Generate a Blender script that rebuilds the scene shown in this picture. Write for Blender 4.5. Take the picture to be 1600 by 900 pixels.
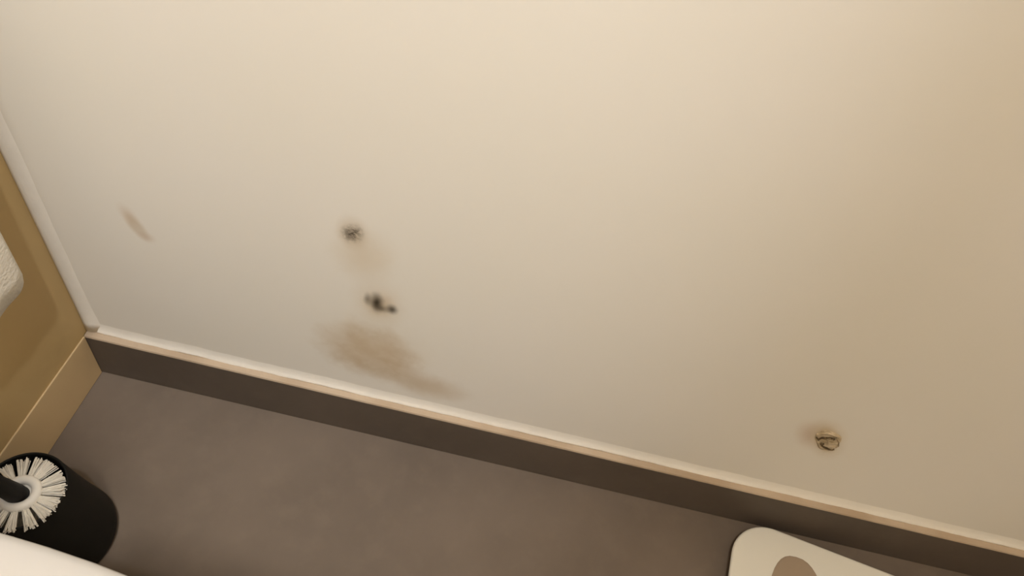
import bpy, bmesh, math, random
from mathutils import Vector, Matrix
random.seed(7)
for o in list(bpy.data.objects):
    bpy.data.objects.remove(o, do_unlink=True)
scene = bpy.context.scene
COL = scene.collection
R = math.radians

# ------------------------------------------------------------------ camera
cam_data = bpy.data.cameras.new('camera')
cam = bpy.data.objects.new('camera', cam_data)
COL.objects.link(cam)
ROT = Matrix(((0.9734731, -0.2287977, -0.0013224),
              (0.1722598, 0.7366989, -0.6539123),
              (0.1505878, 0.6363382, 0.7565692)))
cam.matrix_world = Matrix.Translation((0.5427, -0.5060, 0.9516)) @ ROT.to_4x4()
cam_data.sensor_width = 36.0
cam_data.lens = 1150.0 * 36.0 / 1600.0
cam_data.clip_start = 0.01
scene.camera = cam

# ------------------------------------------------------------------ world and exposure
LAMP_LOC = (0.38, -1.02, 2.42)       # round ceiling lamp
LAMP_POWER = 23.8
LAMP_COLOR = (1.0, 0.945, 0.865)
SPOT_LOC = (0.62, -0.88, 2.385)      # swivelling ceiling spotlight turned to the stained wall
SPOT_AIM = (0.33, 0.0, 0.72)
SPOT_POWER = 94.0
SPOT_COLOR = (0.97, 1.01, 1.07)
SPOT_ANGLE = 34.0
w = bpy.data.worlds.new('world')
scene.world = w
w.use_nodes = True
w.node_tree.nodes['Background'].inputs['Color'].default_value = (0.9, 0.85, 0.75, 1)
w.node_tree.nodes['Background'].inputs['Strength'].default_value = 0.02
scene.view_settings.view_transform = 'Standard'
scene.view_settings.look = 'None'
scene.view_settings.gamma = 1.0
scene.view_settings.use_curve_mapping = False
scene.view_settings.exposure = 0.0


# ------------------------------------------------------------------ material helpers
class NT:
    def __init__(self, name):
        self.m = bpy.data.materials.new(name)
        self.m.use_nodes = True
        self.t = self.m.node_tree
        self.b = self.t.nodes['Principled BSDF']

    def n(self, kind, **kw):
        nd = self.t.nodes.new(kind)
        for k, v in kw.items():
            setattr(nd, k, v)
        return nd

    def link(self, a, b):
        self.t.links.new(a, b)

    def put(self, sock, v):
        if hasattr(v, 'is_output'):
            self.link(v, sock)
        else:
            sock.default_value = v

    def math(self, op, a, b=0.0, clamp=False):
        nd = self.n('ShaderNodeMath', operation=op, use_clamp=clamp)
        self.put(nd.inputs[0], a)
        self.put(nd.inputs[1], b)
        return nd.outputs[0]

    def coords(self):
        return self.n('ShaderNodeTexCoord').outputs['Object']

    def noise(self, vec, scale, detail=3.0, rough=0.5):
        nd = self.n('ShaderNodeTexNoise')
        nd.inputs['Scale'].default_value = scale
        nd.inputs['Detail'].default_value = detail
        nd.inputs['Roughness'].default_value = rough
        self.link(vec, nd.inputs['Vector'])
        return nd

    def ramp(self, fac, lo, hi, a=0.0, b=1.0, smooth=True):
        nd = self.n('ShaderNodeMapRange', interpolation_type='SMOOTHSTEP' if smooth else 'LINEAR')
        self.put(nd.inputs['Value'], fac)
        nd.inputs['From Min'].default_value = lo
        nd.inputs['From Max'].default_value = hi
        nd.inputs['To Min'].default_value = a
        nd.inputs['To Max'].default_value = b
        return nd.outputs['Result']

    def mix(self, fac, a, b, mode='MIX'):
        nd = self.n('ShaderNodeMix', data_type='RGBA', blend_type=mode)
        self.put(nd.inputs[0], fac)
        for sock, v in ((nd.inputs[6], a), (nd.inputs[7], b)):
            if hasattr(v, 'is_output'):
                self.link(v, sock)
            else:
                sock.default_value = (*v, 1)
        return nd.outputs[2]

    def bump(self, height, strength, dist):
        nd = self.n('ShaderNodeBump')
        nd.inputs['Strength'].default_value = strength
        nd.inputs['Distance'].default_value = dist
        self.link(height, nd.inputs['Height'])
        self.link(nd.outputs['Normal'], self.b.inputs['Normal'])

    def base(self, col, rough=0.6, spec=0.5):
        if hasattr(col, 'is_output'):
            self.link(col, self.b.inputs['Base Color'])
        else:
            self.b.inputs['Base Color'].default_value = (*col, 1)
        self.b.inputs['Roughness'].default_value = rough
        self.b.inputs['Specular IOR Level'].default_value = spec
        return self.m


def cloudy(name, a, b, scale, rough, spec=0.5, bump=0.0, bscale=60.0):
    t = NT(name)
    c = t.coords()
    nz = t.noise(c, scale, 4.0)
    col = t.mix(t.ramp(nz.outputs['Fac'], 0.3, 0.7), a, b)
    if bump:
        t.bump(t.noise(c, bscale, 4.0).outputs['Fac'], bump, 0.002)
    return t.base(col, rough, spec)


WALL = (0.80, 0.76, 0.69)


def wall_material(stains):
    t = NT('stained_wall_paint' if stains else 'wall_paint')
    c = t.coords()
    broad = t.noise(c, 3.0, 2.0).outputs['Fac']
    col = t.mix(t.ramp(broad, 0.3, 0.7), (WALL[0] * .985, WALL[1] * .985, WALL[2] * .965), WALL)
    if stains:
        warp = t.noise(c, 38.0, 3.0, 0.6).outputs['Color']
        wv = t.n('ShaderNodeVectorMath', operation='SUBTRACT')
        t.link(warp, wv.inputs[0])
        wv.inputs[1].default_value = (0.5, 0.5, 0.5)

        def spot(x, z, rx, rz, rot, wob):
            """1 at the centre of a soft, wobbly ellipse on the wall, 0 outside"""
            sc = t.n('ShaderNodeVectorMath', operation='SCALE')
            t.link(wv.outputs[0], sc.inputs[0])
            sc.inputs['Scale'].default_value = wob
            ad = t.n('ShaderNodeVectorMath', operation='ADD')
            t.link(c, ad.inputs[0])
            t.link(sc.outputs[0], ad.inputs[1])
            mp = t.n('ShaderNodeMapping', vector_type='TEXTURE')
            mp.inputs['Location'].default_value = (x, 0, z)
            mp.inputs['Rotation'].default_value = (0, R(rot), 0)
            mp.inputs['Scale'].default_value = (rx, 1.0, rz)
            t.link(ad.outputs[0], mp.inputs['Vector'])
            sp = t.n('ShaderNodeSeparateXYZ')
            t.link(mp.outputs[0], sp.inputs[0])
            d2 = t.math('ADD', t.math('MULTIPLY', sp.outputs[0], sp.outputs[0]),
                        t.math('MULTIPLY', sp.outputs[2], sp.outputs[2]))
            return t.math('SQRT', d2)

        fine = t.noise(c, 160.0, 3.0, 0.65).outputs['Fac']
        blot = t.noise(c, 22.0, 3.0, 0.6).outputs['Fac']

        def stain(x, z, rx, rz, rot, colour, amount, wob=0.01, inner=0.0, speck=None):
            nonlocal col
            f = t.ramp(spot(x, z, rx, rz, rot, wob), inner, 1.0, amount, 0.0)
            if speck == 'fine':
                f = t.math('MULTIPLY', f, t.ramp(fine, 0.36, 0.60, 0.25, 1.0))
            elif speck == 'blot':
                f = t.math('MULTIPLY', f, t.ramp(blot, 0.30, 0.66, 0.55, 1.0))
            col = t.mix(f, col, colour)

        for args in STAINS:
            stain(*args[:7], **args[7])
    t.bump(t.noise(c, 120.0, 3.0).outputs['Fac'], 0.08, 0.0008)
    return t.base(col, 0.75, 0.25)


BROWN = (0.47, 0.33, 0.17)
OCHRE = (0.60, 0.47, 0.30)
PINKB = (0.56, 0.41, 0.29)
DARK = (0.022, 0.014, 0.006)
STAINS = [
    # x, z, rx, rz, rot, colour, amount
    # faint streak on the left
    (0.1225, 0.338, 0.013, 0.022, -15, PINKB, 0.40, dict(wob=0.003)),
    (0.128, 0.322, 0.0125, 0.026, -18, BROWN, 0.42, dict(wob=0.004, inner=0.3)),
    (0.136, 0.308, 0.014, 0.011, 0, PINKB, 0.42, dict(wob=0.003)),
    # upper mould spot with the yellowish run under it
    (0.383, 0.362, 0.046, 0.060, 0, OCHRE, 0.42, dict(wob=0.02)),
    (0.372, 0.392, 0.022, 0.032, 0, BROWN, 0.50, dict(wob=0.006)),
    (0.372, 0.392, 0.0145, 0.020, 25, DARK, 0.97, dict(wob=0.006, speck='fine')),
    # middle mould spot, two lobes
    (0.402, 0.285, 0.042, 0.055, 0, OCHRE, 0.42, dict(wob=0.02)),
    (0.401, 0.284, 0.024, 0.028, 20, BROWN, 0.50, dict(wob=0.006)),
    (0.3985, 0.288, 0.0115, 0.0240, 0, DARK, 0.94, dict(wob=0.006)),
    (0.4160, 0.2820, 0.0105, 0.0125, 20, DARK, 0.85, dict(wob=0.006)),
    (0.3880, 0.290, 0.0065, 0.0160, 0, DARK, 0.55, dict(wob=0.005)),
    (0.4040, 0.279, 0.0120, 0.0100, 20, DARK, 0.55, dict(wob=0.005)),
    # big brown patch above the skirting
    (0.388, 0.186, 0.080, 0.068, 0, BROWN, 0.64, dict(wob=0.030, inner=0.40, speck='blot')),
    (0.425, 0.158, 0.062, 0.040, 6, BROWN, 0.50, dict(wob=0.025, inner=0.1, speck='blot')),
    (0.470, 0.140, 0.066, 0.036, 0, BROWN, 0.48, dict(wob=0.02, inner=0.1)),
    (0.395, 0.200, 0.090, 0.075, 0, OCHRE, 0.30, dict(wob=0.03)),
    # blister on the right
    (0.928, 0.228, 0.019, 0.040, -27, PINKB, 0.55, dict(wob=0.006)),
    (0.936, 0.240, 0.019, 0.036, -27, BROWN, 0.35, dict(wob=0.006)),
    (0.952, 0.228, 0.026, 0.052, -27, OCHRE, 0.6, dict(wob=0.006, inner=0.2)),
    (0.952, 0.228, 0.017, 0.034, -27, BROWN, 0.55, dict(wob=0.004, inner=0.4)),
]
m_wall_stained = wall_material(True)
m_wall = wall_material(False)
m_ceiling = cloudy('ceiling_paint', (0.80, 0.77, 0.71), (0.82, 0.79, 0.73), 3.0, 0.8)
m_side = cloudy('tan_wall_paint', (0.53, 0.375, 0.17), (0.56, 0.40, 0.19), 4.0, 0.6, 0.3, 0.05, 90)
m_sideskirt = cloudy('tan_skirting', (0.64, 0.47, 0.26), (0.68, 0.50, 0.28), 6.0, 0.7, 0.2)
m_caulk = cloudy('white_caulk', (0.90, 0.86, 0.78), (0.93, 0.89, 0.81), 30.0, 0.55, 0.4, 0.3, 70)
m_grout = cloudy('tan_tile_edge', (0.40, 0.30, 0.205), (0.49, 0.385, 0.28), 9.0, 0.8, 0.2, 0.3, 150)


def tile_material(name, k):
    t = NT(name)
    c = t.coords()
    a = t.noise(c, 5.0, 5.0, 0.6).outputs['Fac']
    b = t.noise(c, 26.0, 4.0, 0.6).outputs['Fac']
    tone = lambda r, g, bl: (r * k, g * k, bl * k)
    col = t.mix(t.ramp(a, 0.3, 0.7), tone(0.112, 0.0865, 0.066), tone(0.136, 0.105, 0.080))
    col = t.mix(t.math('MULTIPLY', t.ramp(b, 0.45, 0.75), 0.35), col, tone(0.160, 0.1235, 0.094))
    t.bump(t.noise(c, 200.0, 3.0).outputs['Fac'], 0.06, 0.001)
    return t.base(col, 0.55, 0.35)


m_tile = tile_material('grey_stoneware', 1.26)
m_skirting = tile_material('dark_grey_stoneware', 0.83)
m_black = cloudy('black_plastic', (0.008, 0.007, 0.0055), (0.012, 0.0105, 0.008), 12.0, 0.55, 0.2)
m_bristle = cloudy('white_bristle', (0.76, 0.70, 0.60), (0.88, 0.83, 0.73), 120.0, 0.6, 0.3)
m_hub = cloudy('white_plastic', (0.86, 0.82, 0.74), (0.88, 0.84, 0.76), 20.0, 0.4)
m_ceramic = cloudy('white_ceramic', (0.86, 0.83, 0.79), (0.88, 0.85, 0.81), 2.0, 0.12, 0.5)
m_seat = cloudy('white_seat_plastic', (0.66, 0.645, 0.63), (0.68, 0.665, 0.65), 2.0, 0.22, 0.5)
m_chrome = cloudy('chrome', (0.75, 0.74, 0.72), (0.8, 0.79, 0.77), 5.0, 0.15)
m_chrome.node_tree.nodes['Principled BSDF'].inputs['Metallic'].default_value = 1.0
m_scale = cloudy('white_scale_plastic', (0.72, 0.69, 0.61), (0.74, 0.71, 0.63), 4.0, 0.35, 0.5)
m_pad = cloudy('taupe_foot_pad', (0.31, 0.235, 0.165), (0.34, 0.26, 0.185), 8.0, 0.7, 0.3, 0.1, 300)
m_rim = cloudy('grey_scale_edge', (0.22, 0.20, 0.18), (0.27, 0.25, 0.22), 10.0, 0.4)
m_screen = cloudy('dark_screen', (0.05, 0.055, 0.05), (0.06, 0.065, 0.06), 10.0, 0.15)
m_towel = cloudy('cream_towel', (0.84, 0.78, 0.67), (0.88, 0.82, 0.71), 25.0, 0.95, 0.1, 0.6, 260)


# ------------------------------------------------------------------ mesh helpers
def obj(name, bm, mat, parent=None, smooth=False, bevel=0.0, seg=3):
    me = bpy.data.meshes.new(name)
    bmesh.ops.recalc_face_normals(bm, faces=bm.faces[:])
    bm.to_mesh(me)
    bm.free()
    me.materials.append(mat)
    if smooth:
        for p in me.polygons:
            p.use_smooth = True
    o = bpy.data.objects.new(name, me)
    COL.objects.link(o)
    if parent is not None:
        o.parent = parent
    if bevel:
        md = o.modifiers.new('bevel', 'BEVEL')
        md.width = bevel
        md.segments = seg
        md.limit_method = 'ANGLE'
        md.angle_limit = R(40)
        o.modifiers.new('wn', 'WEIGHTED_NORMAL')
    return o


def empty(name, loc, rz=0.0):
    o = bpy.data.objects.new(name, None)
    COL.objects.link(o)
    o.location = loc
    o.rotation_euler = (0, 0, rz)
    o.empty_display_size = 0.05
    return o


def tag(o, label, cat, group=None):
    o['label'] = label
    o['category'] = cat
    if group:
        o['group'] = group
    return o


def struct(o, label=None):
    o['kind'] = 'structure'
    if label:
        o['label'] = label
    return o


def box(bm, x0, x1, y0, y1, z0, z1):
    v = [bm.verts.new(p) for p in ((x0, y0, z0), (x1, y0, z0), (x1, y1, z0), (x0, y1, z0),
                                   (x0, y0, z1), (x1, y0, z1), (x1, y1, z1), (x0, y1, z1))]
    for f in ((0, 3, 2, 1), (4, 5, 6, 7), (0, 1, 5, 4), (1, 2, 6, 5), (2, 3, 7, 6), (3, 0, 4, 7)):
        bm.faces.new([v[i] for i in f])
    return bm


def loft(bm, rings, cap0=True, cap1=True, closed=True):
    vr = [[bm.verts.new(p) for p in r] for r in rings]
    n = len(vr[0])
    for a, b in zip(vr, vr[1:]):
        for i in range(n if closed else n - 1):
            j = (i + 1) % n
            bm.faces.new((a[i], a[j], b[j], b[i]))
    if cap0:
        bm.faces.new(vr[0][::-1])
    if cap1:
        bm.faces.new(vr[-1])
    return bm


def lathe(bm, prof, seg=48, cap0=True, cap1=True):
    rings = [[(r * math.cos(2 * math.pi * i / seg), r * math.sin(2 * math.pi * i / seg), z) for i in range(seg)]
             for r, z in prof]
    return loft(bm, rings, cap0, cap1)


def rounded_rect(w, d, r, n=10):
    pts = []
    for cx, cy, a0 in ((w / 2 - r, d / 2 - r, 0), (-w / 2 + r, d / 2 - r, 90),
                       (-w / 2 + r, -d / 2 + r, 180), (w / 2 - r, -d / 2 + r, 270)):
        for k in range(n + 1):
            a = R(a0 + 90 * k / n)
            pts.append((cx + r * math.cos(a), cy + r * math.sin(a)))
    return pts


# ------------------------------------------------------------------ the room
X1, Y0, H, T = 1.95, -1.95, 2.42, 0.08
SK_H, SK_T = 0.086, 0.012
LW = 0.004      # face of the tan side wall
struct(obj('floor', box(bmesh.new(), -T, X1 + T, Y0 - T, T, -0.06, 0.0), m_tile), 'smooth grey brown stoneware floor')
wb = struct(obj('wall_back', box(bmesh.new(), -T, X1 + T, 0.0, T, 0.0, H), m_wall_stained),
            'cream painted wall with brown and black mould stains')
struct(obj('wall_left', box(bmesh.new(), -T, LW, Y0, 0.0, 0.0, H), m_side), 'tan side wall meeting the stained wall')
struct(obj('wall_right', box(bmesh.new(), X1, X1 + T, Y0, 0.0, 0.0, H), m_wall))
struct(obj('wall_front', box(bmesh.new(), -T, X1 + T, Y0 - T, Y0, 0.0, H), m_wall))
struct(obj('ceiling', box(bmesh.new(), -T, X1 + T, Y0 - T, T, H, H + 0.06), m_ceiling))

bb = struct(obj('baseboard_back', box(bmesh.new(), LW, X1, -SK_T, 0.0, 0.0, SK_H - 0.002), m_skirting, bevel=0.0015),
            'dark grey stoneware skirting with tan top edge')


def strip_along_x(x0, x1, prof, step, jitter, seed):
    """sweep a (y, z) profile along x with hand-made unevenness"""
    rnd = random.Random(seed)
    bm = bmesh.new()
    n = int((x1 - x0) / step)
    rings = []
    dy = dz = 0.0
    for i in range(n + 1):
        dy = dy * 0.7 + rnd.uniform(-jitter, jitter) * 0.5
        dz = dz * 0.7 + rnd.uniform(-jitter, jitter)
        x = x0 + (x1 - x0) * i / n
        rings.append([(x, y + dy * min(1.0, max(0.0, -y / 0.003)), z + (dz if y > -0.006 else dz * 0.2)) for y, z in prof])
    return loft(bm, rings)


obj('tile_edge', strip_along_x(LW + 0.001, X1, [(-SK_T, SK_H - 0.002), (-SK_T + 0.001, SK_H), (0.0, SK_H + 0.001), (0.0, SK_H - 0.002)],
                               0.02, 0.0003, 3), m_grout, bb)['label'] = 'tan unglazed top edge of skirting'
# rounded bead of caulk where skirting meets the wall
prof = [(0.0, SK_H), (-0.0032, SK_H), (-0.0030, SK_H + 0.0016), (-0.0020, SK_H + 0.0045), (-0.0010, SK_H + 0.0085), (-0.0004, SK_H + 0.013), (0.0001, SK_H + 0.020), (0.0008, SK_H + 0.030), (0.006, SK_H + 0.030), (0.006, SK_H)]
o = obj('caulk_bead', strip_along_x(LW + 0.001, X1, prof, 0.008, 0.0006, 5), m_caulk, bb, smooth=True)
o['label'] = 'cream white caulk bead above skirting'

bl = struct(obj('baseboard_left', box(bmesh.new(), LW, LW + 0.0026, Y0, -SK_T, 0.0, SK_H), m_sideskirt, bevel=0.002),
            'light tan skirting board along the tan side wall')

# caulk bead running up the wall corner
bm = bmesh.new()
rnd = random.Random(11)
rings = []
j = 0.0
for i in range(140):
    z = SK_H + 0.002 + i * (H - SK_H - 0.004) / 139
    j = j * 0.6 + rnd.uniform(-0.0005, 0.0005)
    a = 0.0125 + j
    fl = 1.0 + 0.5 * math.exp(-(i * 0.0167) / 0.02)
    rings.append([(0.0, -0.0026 * fl, z), (0.004 * fl, -0.0033 * fl, z), (0.008 * fl, -0.0026 * fl, z), (a * fl, -0.0011, z), (a * fl + 0.009, 0.0003, z), (a * fl + 0.018, 0.0014, z), (a * fl + 0.018, 0.006, z), (0.0, 0.006, z)])
o = obj('trim_1', loft(bm, [[(x + LW, y, z) for x, y, z in r] for r in rings]), m_caulk, smooth=True)
struct(o, 'cream white caulk line in the wall corner')

# blistered, cracked paint on the right of the stained wall
m_flake = cloudy('blistered_paint', (0.40, 0.31, 0.19), (0.60, 0.49, 0.34), 90.0, 0.8, 0.2, 0.8, 220)
m_crack = cloudy('dark_crack', (0.07, 0.05, 0.026), (0.17, 0.12, 0.065), 150.0, 0.9, 0.1)
BX, BZ = 0.9525, 0.2275


def lean(u, v):
    """blister outline coordinates (millimetres): the blister leans towards the corner as it rises"""
    return BX + (0.65 * u - 0.63 * v) * 0.001, BZ + (0.29 * u + 1.28 * v) * 0.001


def blister(seed):
    rnd = random.Random(seed)
    bm = bmesh.new()
    rings = []
    n = 40
    for rr, h in ((1.0, 0.0), (0.93, 0.0014), (0.84, 0.0022), (0.74, 0.0017), (0.6, 0.0007), (0.4, 0.0012), (0.2, 0.0019), (0.05, 0.002)):
        ring = []
        for i in range(n):
            a = 2 * math.pi * i / n
            wob = 1 + 0.06 * math.sin(3 * a + 1) + 0.04 * math.sin(5 * a)
            hh = h * (0.8 + 0.5 * math.sin(4 * a + rr * 6) * 0.5 + rnd.uniform(-.15, .15))
            x, z = lean(20 * rr * wob * math.cos(a), 15.5 * rr * wob * math.sin(a))
            ring.append((x, -max(hh, 0) - 0.0001 * (rr < 0.99), z))
        rings.append(ring)
    return loft(bm, rings, False, True)


o = obj('paint_blister', blister(4), m_flake, wb, smooth=True)
o['label'] = 'cracked yellowish paint blister'


def crack(pts, wd):
    """thin raised torn-paint lip following a polyline on the wall"""
    bm = bmesh.new()
    rings = []
    for i, (x, z) in enumerate(pts):
        k = wd * (0.35 + 0.65 * math.sin(math.pi * (i + 0.5) / len(pts)))
        rings.append([(x, -0.0012, z - k), (x, -0.0033, z - k * 0.3), (x, -0.0033, z + k * 0.5), (x, -0.0012, z + k)])
    return loft(bm, rings)


cr = [([(-18, 6.5), (-14, 4), (-9, 6), (-3, 5.5), (3, 6), (9, 4.5)], 1.3, 0),
      ([(-17, 6), (-14.5, 2.5), (-12, 4.5)], 1.7, 0),
      ([(-12, -3), (-9, -4.5), (-6, -3.5)], 1.8, 0),
      ([(-10, -6), (-5, -9.5), (1, -12), (6, -13), (10, -12)], 1.2, 0),
      ([(8, 5), (11, 4.2), (8.5, 3.2)], 1.3, 0),
      ([(-17, 11.5), (-9, 13), (2, 12.5), (11, 10)], 0.8, 1),
      ([(14, 6), (17.5, 0), (17, -6), (12, -9)], 0.9, 1)]
for k, (pts, wd, mi) in enumerate(cr):
    fine_pts = []
    for (xa, za), (xb, zb) in zip(pts, pts[1:]):
        for q in range(4):
            fine_pts.append(lean(xa + (xb - xa) * q / 4, za + (zb - za) * q / 4 + random.uniform(-.3, .3)))
    fine_pts.append(lean(*pts[-1]))
    obj('paint_crack', crack(fine_pts, wd * 0.0008), m_flake if mi else m_crack, wb)

# ------------------------------------------------------------------ ceiling lamp (behind and above the camera)
lamp = tag(empty('ceiling_lamp', (LAMP_LOC[0], LAMP_LOC[1], H)), 'round flush ceiling lamp with frosted diffuser', 'lamp')
bm = lathe(bmesh.new(), [(0.15, -0.0005), (0.155, -0.004), (0.155, -0.022), (0.15, -0.026)], 64)
obj('base', bm, m_hub, lamp, smooth=False)
t = NT('lamp_diffuser')
t.base((0.9, 0.85, 0.75), 0.5)
t.b.inputs['Emission Color'].default_value = (*LAMP_COLOR, 1)
AREA = math.pi * 0.14 ** 2
t.b.inputs['Emission Strength'].default_value = LAMP_POWER / (AREA * math.pi)
bm = lathe(bmesh.new(), [(0.14, -0.026), (0.14, -0.036), (0.125, -0.046), (0.09, -0.053), (0.04, -0.057), (0.004, -0.058)], 64)
obj('diffuser', bm, t.m, lamp, smooth=True)

# swivelling spotlight
down = tag(empty('spotlight', (SPOT_LOC[0], SPOT_LOC[1], H)), 'small white swivelling ceiling spotlight turned towards the stained wall', 'spotlight')
bm = lathe(bmesh.new(), [(0.046, 0.0), (0.046, -0.004), (0.042, -0.006), (0.006, -0.006)], 48, True, True)
obj('ring', bm, m_hub, down)
AIM = (Vector(SPOT_AIM) - Vector(SPOT_LOC)).normalized()
SQ = AIM.to_track_quat('-Z', 'Y')
SL = Vector((0, 0, SPOT_LOC[2] - H))
bm = lathe(bmesh.new(), [(0.012, 0.026), (0.030, 0.020), (0.034, 0.0), (0.034, -0.030), (0.031, -0.030), (0.030, -0.004), (0.004, -0.003)], 32)
bmesh.ops.transform(bm, matrix=Matrix.Translation(SL) @ SQ.to_matrix().to_4x4(), verts=bm.verts[:])
obj('housing', bm, m_hub, down)
sd = bpy.data.lights.new('downlight_beam', 'SPOT')
sd.energy = SPOT_POWER
sd.color = SPOT_COLOR
sd.spot_size = R(SPOT_ANGLE)
sd.spot_blend = 1.0
sd.shadow_soft_size = 0.03
so = bpy.data.objects.new('downlight_beam', sd)
COL.objects.link(so)
so.parent = down
so.location = SL + AIM * 0.034
so.rotation_euler = SQ.to_euler()

# ------------------------------------------------------------------ toilet (its lid edge is in view)
TY = -0.5605
toilet = tag(empty('toilet', (0.0, TY, 0.0)), 'white toilet with closed lid beside the black toilet brush', 'toilet')


def pan_outline(x0, x1, hw, xc, n=40, e=2.0):
    """closed outline: straight-sided at the hinge end, elliptical nose"""
    pts = []
    r = min(0.03, (xc - x0) * 0.9)
    for k in range(7):
        a = R(180 - 90 * k / 6)
        pts.append((x0 + r + r * math.cos(a), hw - r + r * math.sin(a)))
    for k in range(n + 1):
        a = math.pi / 2 - math.pi * k / n
        pts.append((xc + (x1 - xc) * max(math.cos(a), 0) ** (2 / e), hw * (1 if a >= 0 else -1) * abs(math.sin(a)) ** (2 / e)))
    for k in range(7):
        a = R(270 - 90 * k / 6)
        pts.append((x0 + r + r * math.cos(a), -hw + r + r * math.sin(a)))
    return pts


def pan(x0, x1, hw, xc, z):
    return [(x, y, z) for x, y in pan_outline(x0, x1, hw, xc)]


bm = loft(bmesh.new(), [pan(0.06, 0.46, 0.115, 0.22, 0.0), pan(0.06, 0.455, 0.11, 0.22, 0.02), pan(0.06, 0.45, 0.105, 0.22, 0.12),
                        pan(0.05, 0.52, 0.125, 0.22, 0.22), pan(0.03, 0.60, 0.165, 0.22, 0.32), pan(0.02, 0.63, 0.182, 0.22, 0.37),
                        pan(0.02, 0.632, 0.184, 0.22, 0.392), pan(0.024, 0.628, 0.180, 0.22, 0.398)])
obj('bowl', bm, m_ceramic, toilet, smooth=True)
bm = loft(bmesh.new(), [pan(0.195, 0.640, 0.188, 0.214, 0.3985), pan(0.192, 0.643, 0.191, 0.214, 0.402),
                        pan(0.192, 0.643, 0.191, 0.214, 0.410), pan(0.195, 0.640, 0.188, 0.214, 0.414)])
obj('seat', bm, m_seat, toilet, smooth=False)
bm = loft(bmesh.new(), [pan(0.192, 0.643, 0.192, 0.214, 0.4155), pan(0.187, 0.648, 0.1965, 0.214, 0.418), pan(0.186, 0.649, 0.1975, 0.214, 0.423),
                        pan(0.188, 0.647, 0.1955, 0.214, 0.4285), pan(0.193, 0.640, 0.190, 0.214, 0.4325),
                        pan(0.200, 0.625, 0.176, 0.220, 0.4355), pan(0.210, 0.58, 0.13, 0.232, 0.4375)])
obj('lid', bm, m_seat, toilet, smooth=True)
for s in (-1, 1):
    bm = bmesh.new()
    bmesh.ops.create_cone(bm, cap_ends=True, segments=20, radius1=0.011, radius2=0.011, depth=0.04,
                          matrix=Matrix.Translation((0.181, s * 0.075, 0.412)) @ Matrix.Rotation(R(90), 4, 'X'))
    obj('hinge', bm, m_chrome, toilet, smooth=False, bevel=0.002)


def cis(w0, d, z, inset=0.0):
    return [(0.014 + d / 2 + x, y, z) for x, y in rounded_rect(d - 2 * inset, w0 - 2 * inset, 0.025, 8)]


bm = loft(bmesh.new(), [cis(0.33, 0.145, 0.399), cis(0.345, 0.15, 0.43), cis(0.355, 0.152, 0.72)])
obj('cistern', bm, m_ceramic, toilet, smooth=False, bevel=0.003)
bm = loft(bmesh.new(), [cis(0.365, 0.158, 0.7205, 0.002), cis(0.365, 0.158, 0.725), cis(0.365, 0.158, 0.748), cis(0.365, 0.158, 0.755, 0.006)])
cl = obj('cistern_lid', bm, m_ceramic, toilet, smooth=False)
bm = lathe(bmesh.new(), [(0.024, 0.755), (0.024, 0.760), (0.021, 0.762), (0.004, 0.7625)], 32)
bmesh.ops.translate(bm, verts=bm.verts[:], vec=(0.09, 0, 0))
obj('flush_button', bm, m_chrome, cl)

# ------------------------------------------------------------------ toilet brush and holder
HX, HY, HH = 0.0775, -0.2375, 0.131
holder = tag(empty('brush_holder', (HX, HY, 0.0)), 'black plastic cone-shaped cup holding the white toilet brush', 'brush holder')
bm = lathe(bmesh.new(), [(0.059, 0.0), (0.0635, 0.003), (0.065, 0.008), (0.0635, 0.016), (0.0575, 0.048), (0.0505, 0.090), (0.0450, HH - 0.002),
                         (0.0442, HH), (0.0428, HH), (0.0420, HH - 0.003), (0.0455, 0.095), (0.050, 0.06), (0.050, 0.012), (0.02, 0.008)], 72)
obj('cup', bm, m_black, holder, smooth=True)

brush = tag(empty('toilet_brush', (HX + 0.004, HY - 0.006, 0.0095)), 'toilet brush with radial white bristles and black handle in its cup', 'toilet brush')
BZT = 0.1340 - 0.0095   # height of the top bristle layer above the brush base
# ring-shaped hub
bm = bmesh.new()
rings = []
for i in range(40):
    a = 2 * math.pi * i / 40
    rings.append([((0.0158 + 0.0052 * math.cos(b)) * math.cos(a), (0.0158 + 0.0052 * math.cos(b)) * math.sin(a), BZT + 0.002 + 0.0052 * math.sin(b))
                  for b in [2 * math.pi * q / 14 for q in range(14)]])
rings.append(rings[0])
loft(bm, rings, False, False)
bmesh.ops.remove_doubles(bm, verts=bm.verts[:], dist=1e-6)
obj('hub', bm, m_hub, brush, smooth=True)
bm = lathe(bmesh.new(), [(0.010, 0.006), (0.015, 0.012), (0.0155, BZT - 0.002), (0.012, BZT)], 24)
obj('core', bm, m_hub, brush, smooth=True)


def tuft_mesh(name, seed, length, spread, droop, strands=34):
    rnd = random.Random(seed)
    bm = bmesh.new()
    for s in range(strands):
        a = rnd.uniform(-spread, spread)
        zt = rnd.uniform(-0.0042, 0.0042)
        r1 = length * rnd.uniform(0.93, 1.03)
        r0 = 0.015
        wd = 0.00085
        y0 = rnd.uniform(-0.0022, 0.0022)
        rs = []
        for k in range(4):
            q = k / 3
            x = r0 + (r1 - r0) * q
            y = y0 * (1 - q) + math.sin(a) * (r1 - r0) * q + y0 * q
            z = zt * (0.5 + 0.5 * q) - droop * q * q
            ww = wd * (1 - 0.25 * q)
            rs.append([(x, y - ww, z), (x, y, z - ww), (x, y + ww, z), (x, y, z + ww)])
        loft(bm, rs)
    me = bpy.data.meshes.new(name)
    bmesh.ops.recalc_face_normals(bm, faces=bm.faces[:])
    bm.to_mesh(me)
    bm.free()
    me.materials.append(m_bristle)
    return me


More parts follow.
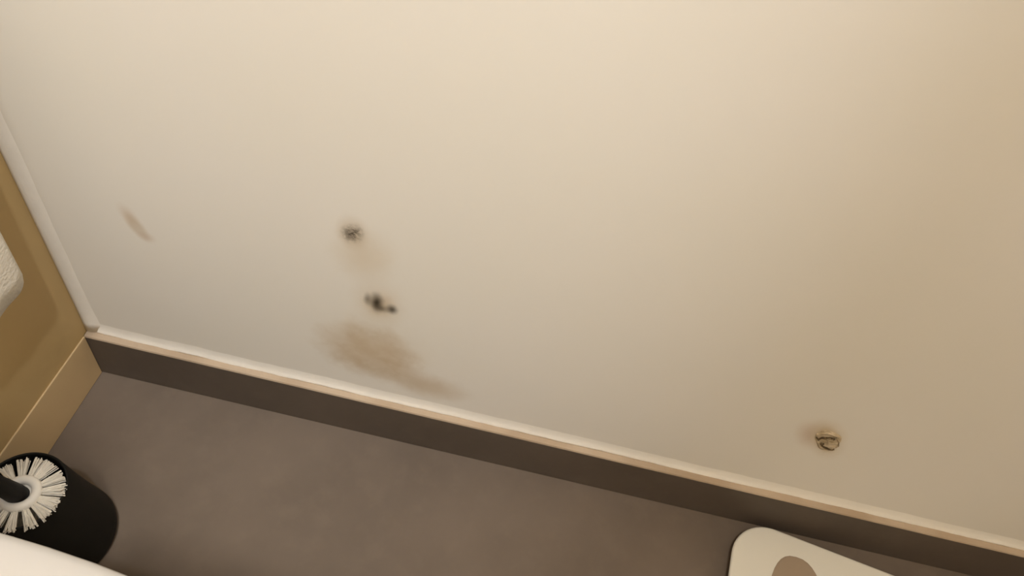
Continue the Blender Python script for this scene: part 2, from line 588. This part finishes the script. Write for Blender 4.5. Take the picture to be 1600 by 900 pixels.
tufts = [tuft_mesh('bristle_tuft', k, 0.0405 + 0.0008 * k, 0.19, 0.0010) for k in range(3)]
N = 15
for layer, (dz, off) in enumerate(((0.0, 0.0), (-0.024, 0.5), (-0.048, 0.0), (-0.072, 0.5))):
    shrink = 1.0 if layer == 0 else 0.80
    for k in range(N):
        o = bpy.data.objects.new('bristle_tuft', tufts[(k * 2 + layer) % 3])
        COL.objects.link(o)
        o.parent = brush
        a = 2 * math.pi * (k + off + random.uniform(-.12, .12)) / N
        o.location = (0, 0, BZT + dz)
        o.rotation_euler = (0, 0, a)
        o.scale = (shrink, shrink, 1.0)
# handle leaning towards the toilet
p0 = Vector((0, 0, BZT - 0.01))
p1 = Vector((-0.034, -0.040, BZT + 0.24))
ax = (p1 - p0).normalized()
q = ax.to_track_quat('Z', 'Y').to_matrix().to_4x4()
L = (p1 - p0).length
bm = lathe(bmesh.new(), [(0.0102, 0.0), (0.0104, 0.02), (0.0088, 0.05), (0.0082, 0.12), (0.0088, L - 0.04), (0.0100, L - 0.012), (0.0085, L - 0.002), (0.003, L)], 32)
bmesh.ops.transform(bm, matrix=Matrix.Translation(p0) @ q, verts=bm.verts[:])
obj('handle', bm, m_black, brush, smooth=True)

# ------------------------------------------------------------------ bathroom scale on the floor
SW, SD = 0.32, 0.32
ang = R(-9.0)
# rear left corner of the body (square, before rounding)
RCX, RCY = 0.921, -0.0155
cx = RCX + math.cos(ang) * SW / 2 + math.sin(ang) * SD / 2
cy = RCY + math.sin(ang) * SW / 2 - math.cos(ang) * SD / 2
bscale = tag(empty('bathroom_scale', (cx, cy, 0.0), ang), 'white bathroom scale with taupe foot pads on the floor by the skirting', 'bathroom scale')


def rr(z, inset, r=0.055):
    return [(x, y, z) for x, y in rounded_rect(SW - 2 * inset, SD - 2 * inset, r - inset, 12)]


obj('body', loft(bmesh.new(), [rr(0.007, 0.010), rr(0.010, 0.004), rr(0.018, 0.0022), rr(0.0205, 0.0022)]), m_rim, bscale)
obj('platform', loft(bmesh.new(), [rr(0.0205, 0.0010), rr(0.0213, 0.0), rr(0.0235, 0.0), rr(0.0248, 0.0012), rr(0.0252, 0.003)]),
    m_scale, bscale)


def foot_outline(sx):
    pts = []
    for k in range(48):
        a = 2 * math.pi * k / 48
        y = 0.128 * math.copysign(abs(math.sin(a)) ** 0.9, math.sin(a))
        t_ = (y + 0.128) / 0.256
        wd = 0.035 + 0.011 * t_ - 0.012 * math.exp(-((t_ - 0.42) / 0.16) ** 2)
        x = wd * math.copysign(abs(math.cos(a)) ** 0.8, math.cos(a))
        c_, s_ = math.cos(R(-6 * sx)), math.sin(R(-6 * sx))
        pts.append((sx * 0.061 + x * c_ - y * s_, 0.004 + x * s_ + y * c_))
    return pts


for sx in (-1, 1):
    fo = foot_outline(sx)
    mx = sum(p[0] for p in fo) / len(fo)
    my = sum(p[1] for p in fo) / len(fo)
    bm = loft(bmesh.new(), [[(x, y, 0.0252) for x, y in fo], [(x, y, 0.0258) for x, y in fo],
                            [(mx + (x - mx) * .96, my + (y - my) * .985, 0.0262) for x, y in fo]])
    obj('foot_pad', bm, m_pad, bscale)
obj('display', box(bmesh.new(), -0.030, 0.030, -0.130, -0.098, 0.0252, 0.0262), m_screen, bscale, bevel=0.002)
for sx in (-1, 1):
    for sy in (-1, 1):
        bm = lathe(bmesh.new(), [(0.016, 0.0), (0.018, 0.002), (0.018, 0.0072)], 24)
        bmesh.ops.translate(bm, verts=bm.verts[:], vec=(sx * (SW / 2 - 0.05), sy * (SD / 2 - 0.05), 0))
        obj('foot', bm, m_black, bscale)

# ------------------------------------------------------------------ towel on the side wall (only its lower corner is in view)
bar = tag(empty('towel_rail', (LW, -0.13, 0.72)), 'chrome towel rail on the tan side wall', 'towel rail')
bm = bmesh.new()
bmesh.ops.create_cone(bm, cap_ends=True, segments=20, radius1=0.006, radius2=0.006, depth=0.20,
                      matrix=Matrix.Translation((0.040, 0.0, 0)) @ Matrix.Rotation(R(90), 4, 'X'))
obj('rod', bm, m_chrome, bar)
for s in (-1, 1):
    bm = bmesh.new()
    bmesh.ops.create_cone(bm, cap_ends=True, segments=20, radius1=0.009, radius2=0.007, depth=0.046,
                          matrix=Matrix.Translation((0.023, s * 0.092, 0)) @ Matrix.Rotation(R(90), 4, 'Y'))
    obj('bracket', bm, m_chrome, bar)

TE, TW, TB = -0.0815, 0.108, 0.285     # rear edge y, width, bottom z of the front fall
bm = bmesh.new()
NU, NV = 36, 44
path = []                            # (x, z) down the back, over the rod, down the front
for k in range(13):
    path.append((0.0245, 0.40 + 0.32 * k / 13))
for k in range(9):
    a = math.pi - math.pi * k / 8
    path.append((0.040 + 0.0125 * math.cos(a) - 0.003 * 0, 0.72 + 0.0125 * math.sin(a)))
for k in range(1, 23):
    q = k / 22
    path.append((0.0525 - 0.014 * q, 0.72 - (0.72 - TB) * q))
grid = []
for v, (px, pz) in enumerate(path):
    row = []
    for u in range(NU + 1):
        s = u / NU
        front = px > 0.037 and pz < 0.715
        drop = max(0.0, (0.72 - pz) / (0.72 - TB))
        y = TE - TW * s
        # the front fall widens slightly towards the hem and has a rounded lower corner
        if front:
            y += (0.5 - s) * 0.012 * (drop - 0.85)
        z = pz
        if front and drop > 0.85:
            e = min(s, 1 - s) * TW
            rad = 0.018
            if e < rad:
                lift = rad - math.sqrt(max(rad * rad - (rad - e) ** 2, 0))
                z += lift * (drop - 0.85) / 0.15 * 0.9
        x = px + (0.0008 * math.sin(s * 14 + 0.6) * drop if front else 0)
        row.append(bm.verts.new((x, y, z)))
    grid.append(row)
for a, b in zip(grid, grid[1:]):
    for u in range(NU):
        bm.faces.new((a[u], a[u + 1], b[u + 1], b[u]))
tw = obj('hand_towel', bm, m_towel, smooth=True)
tag(tw, 'cream white hand towel hanging on the tan side wall', 'towel')
md = tw.modifiers.new('solid', 'SOLIDIFY')
md.thickness = 0.006
md.offset = 0.0
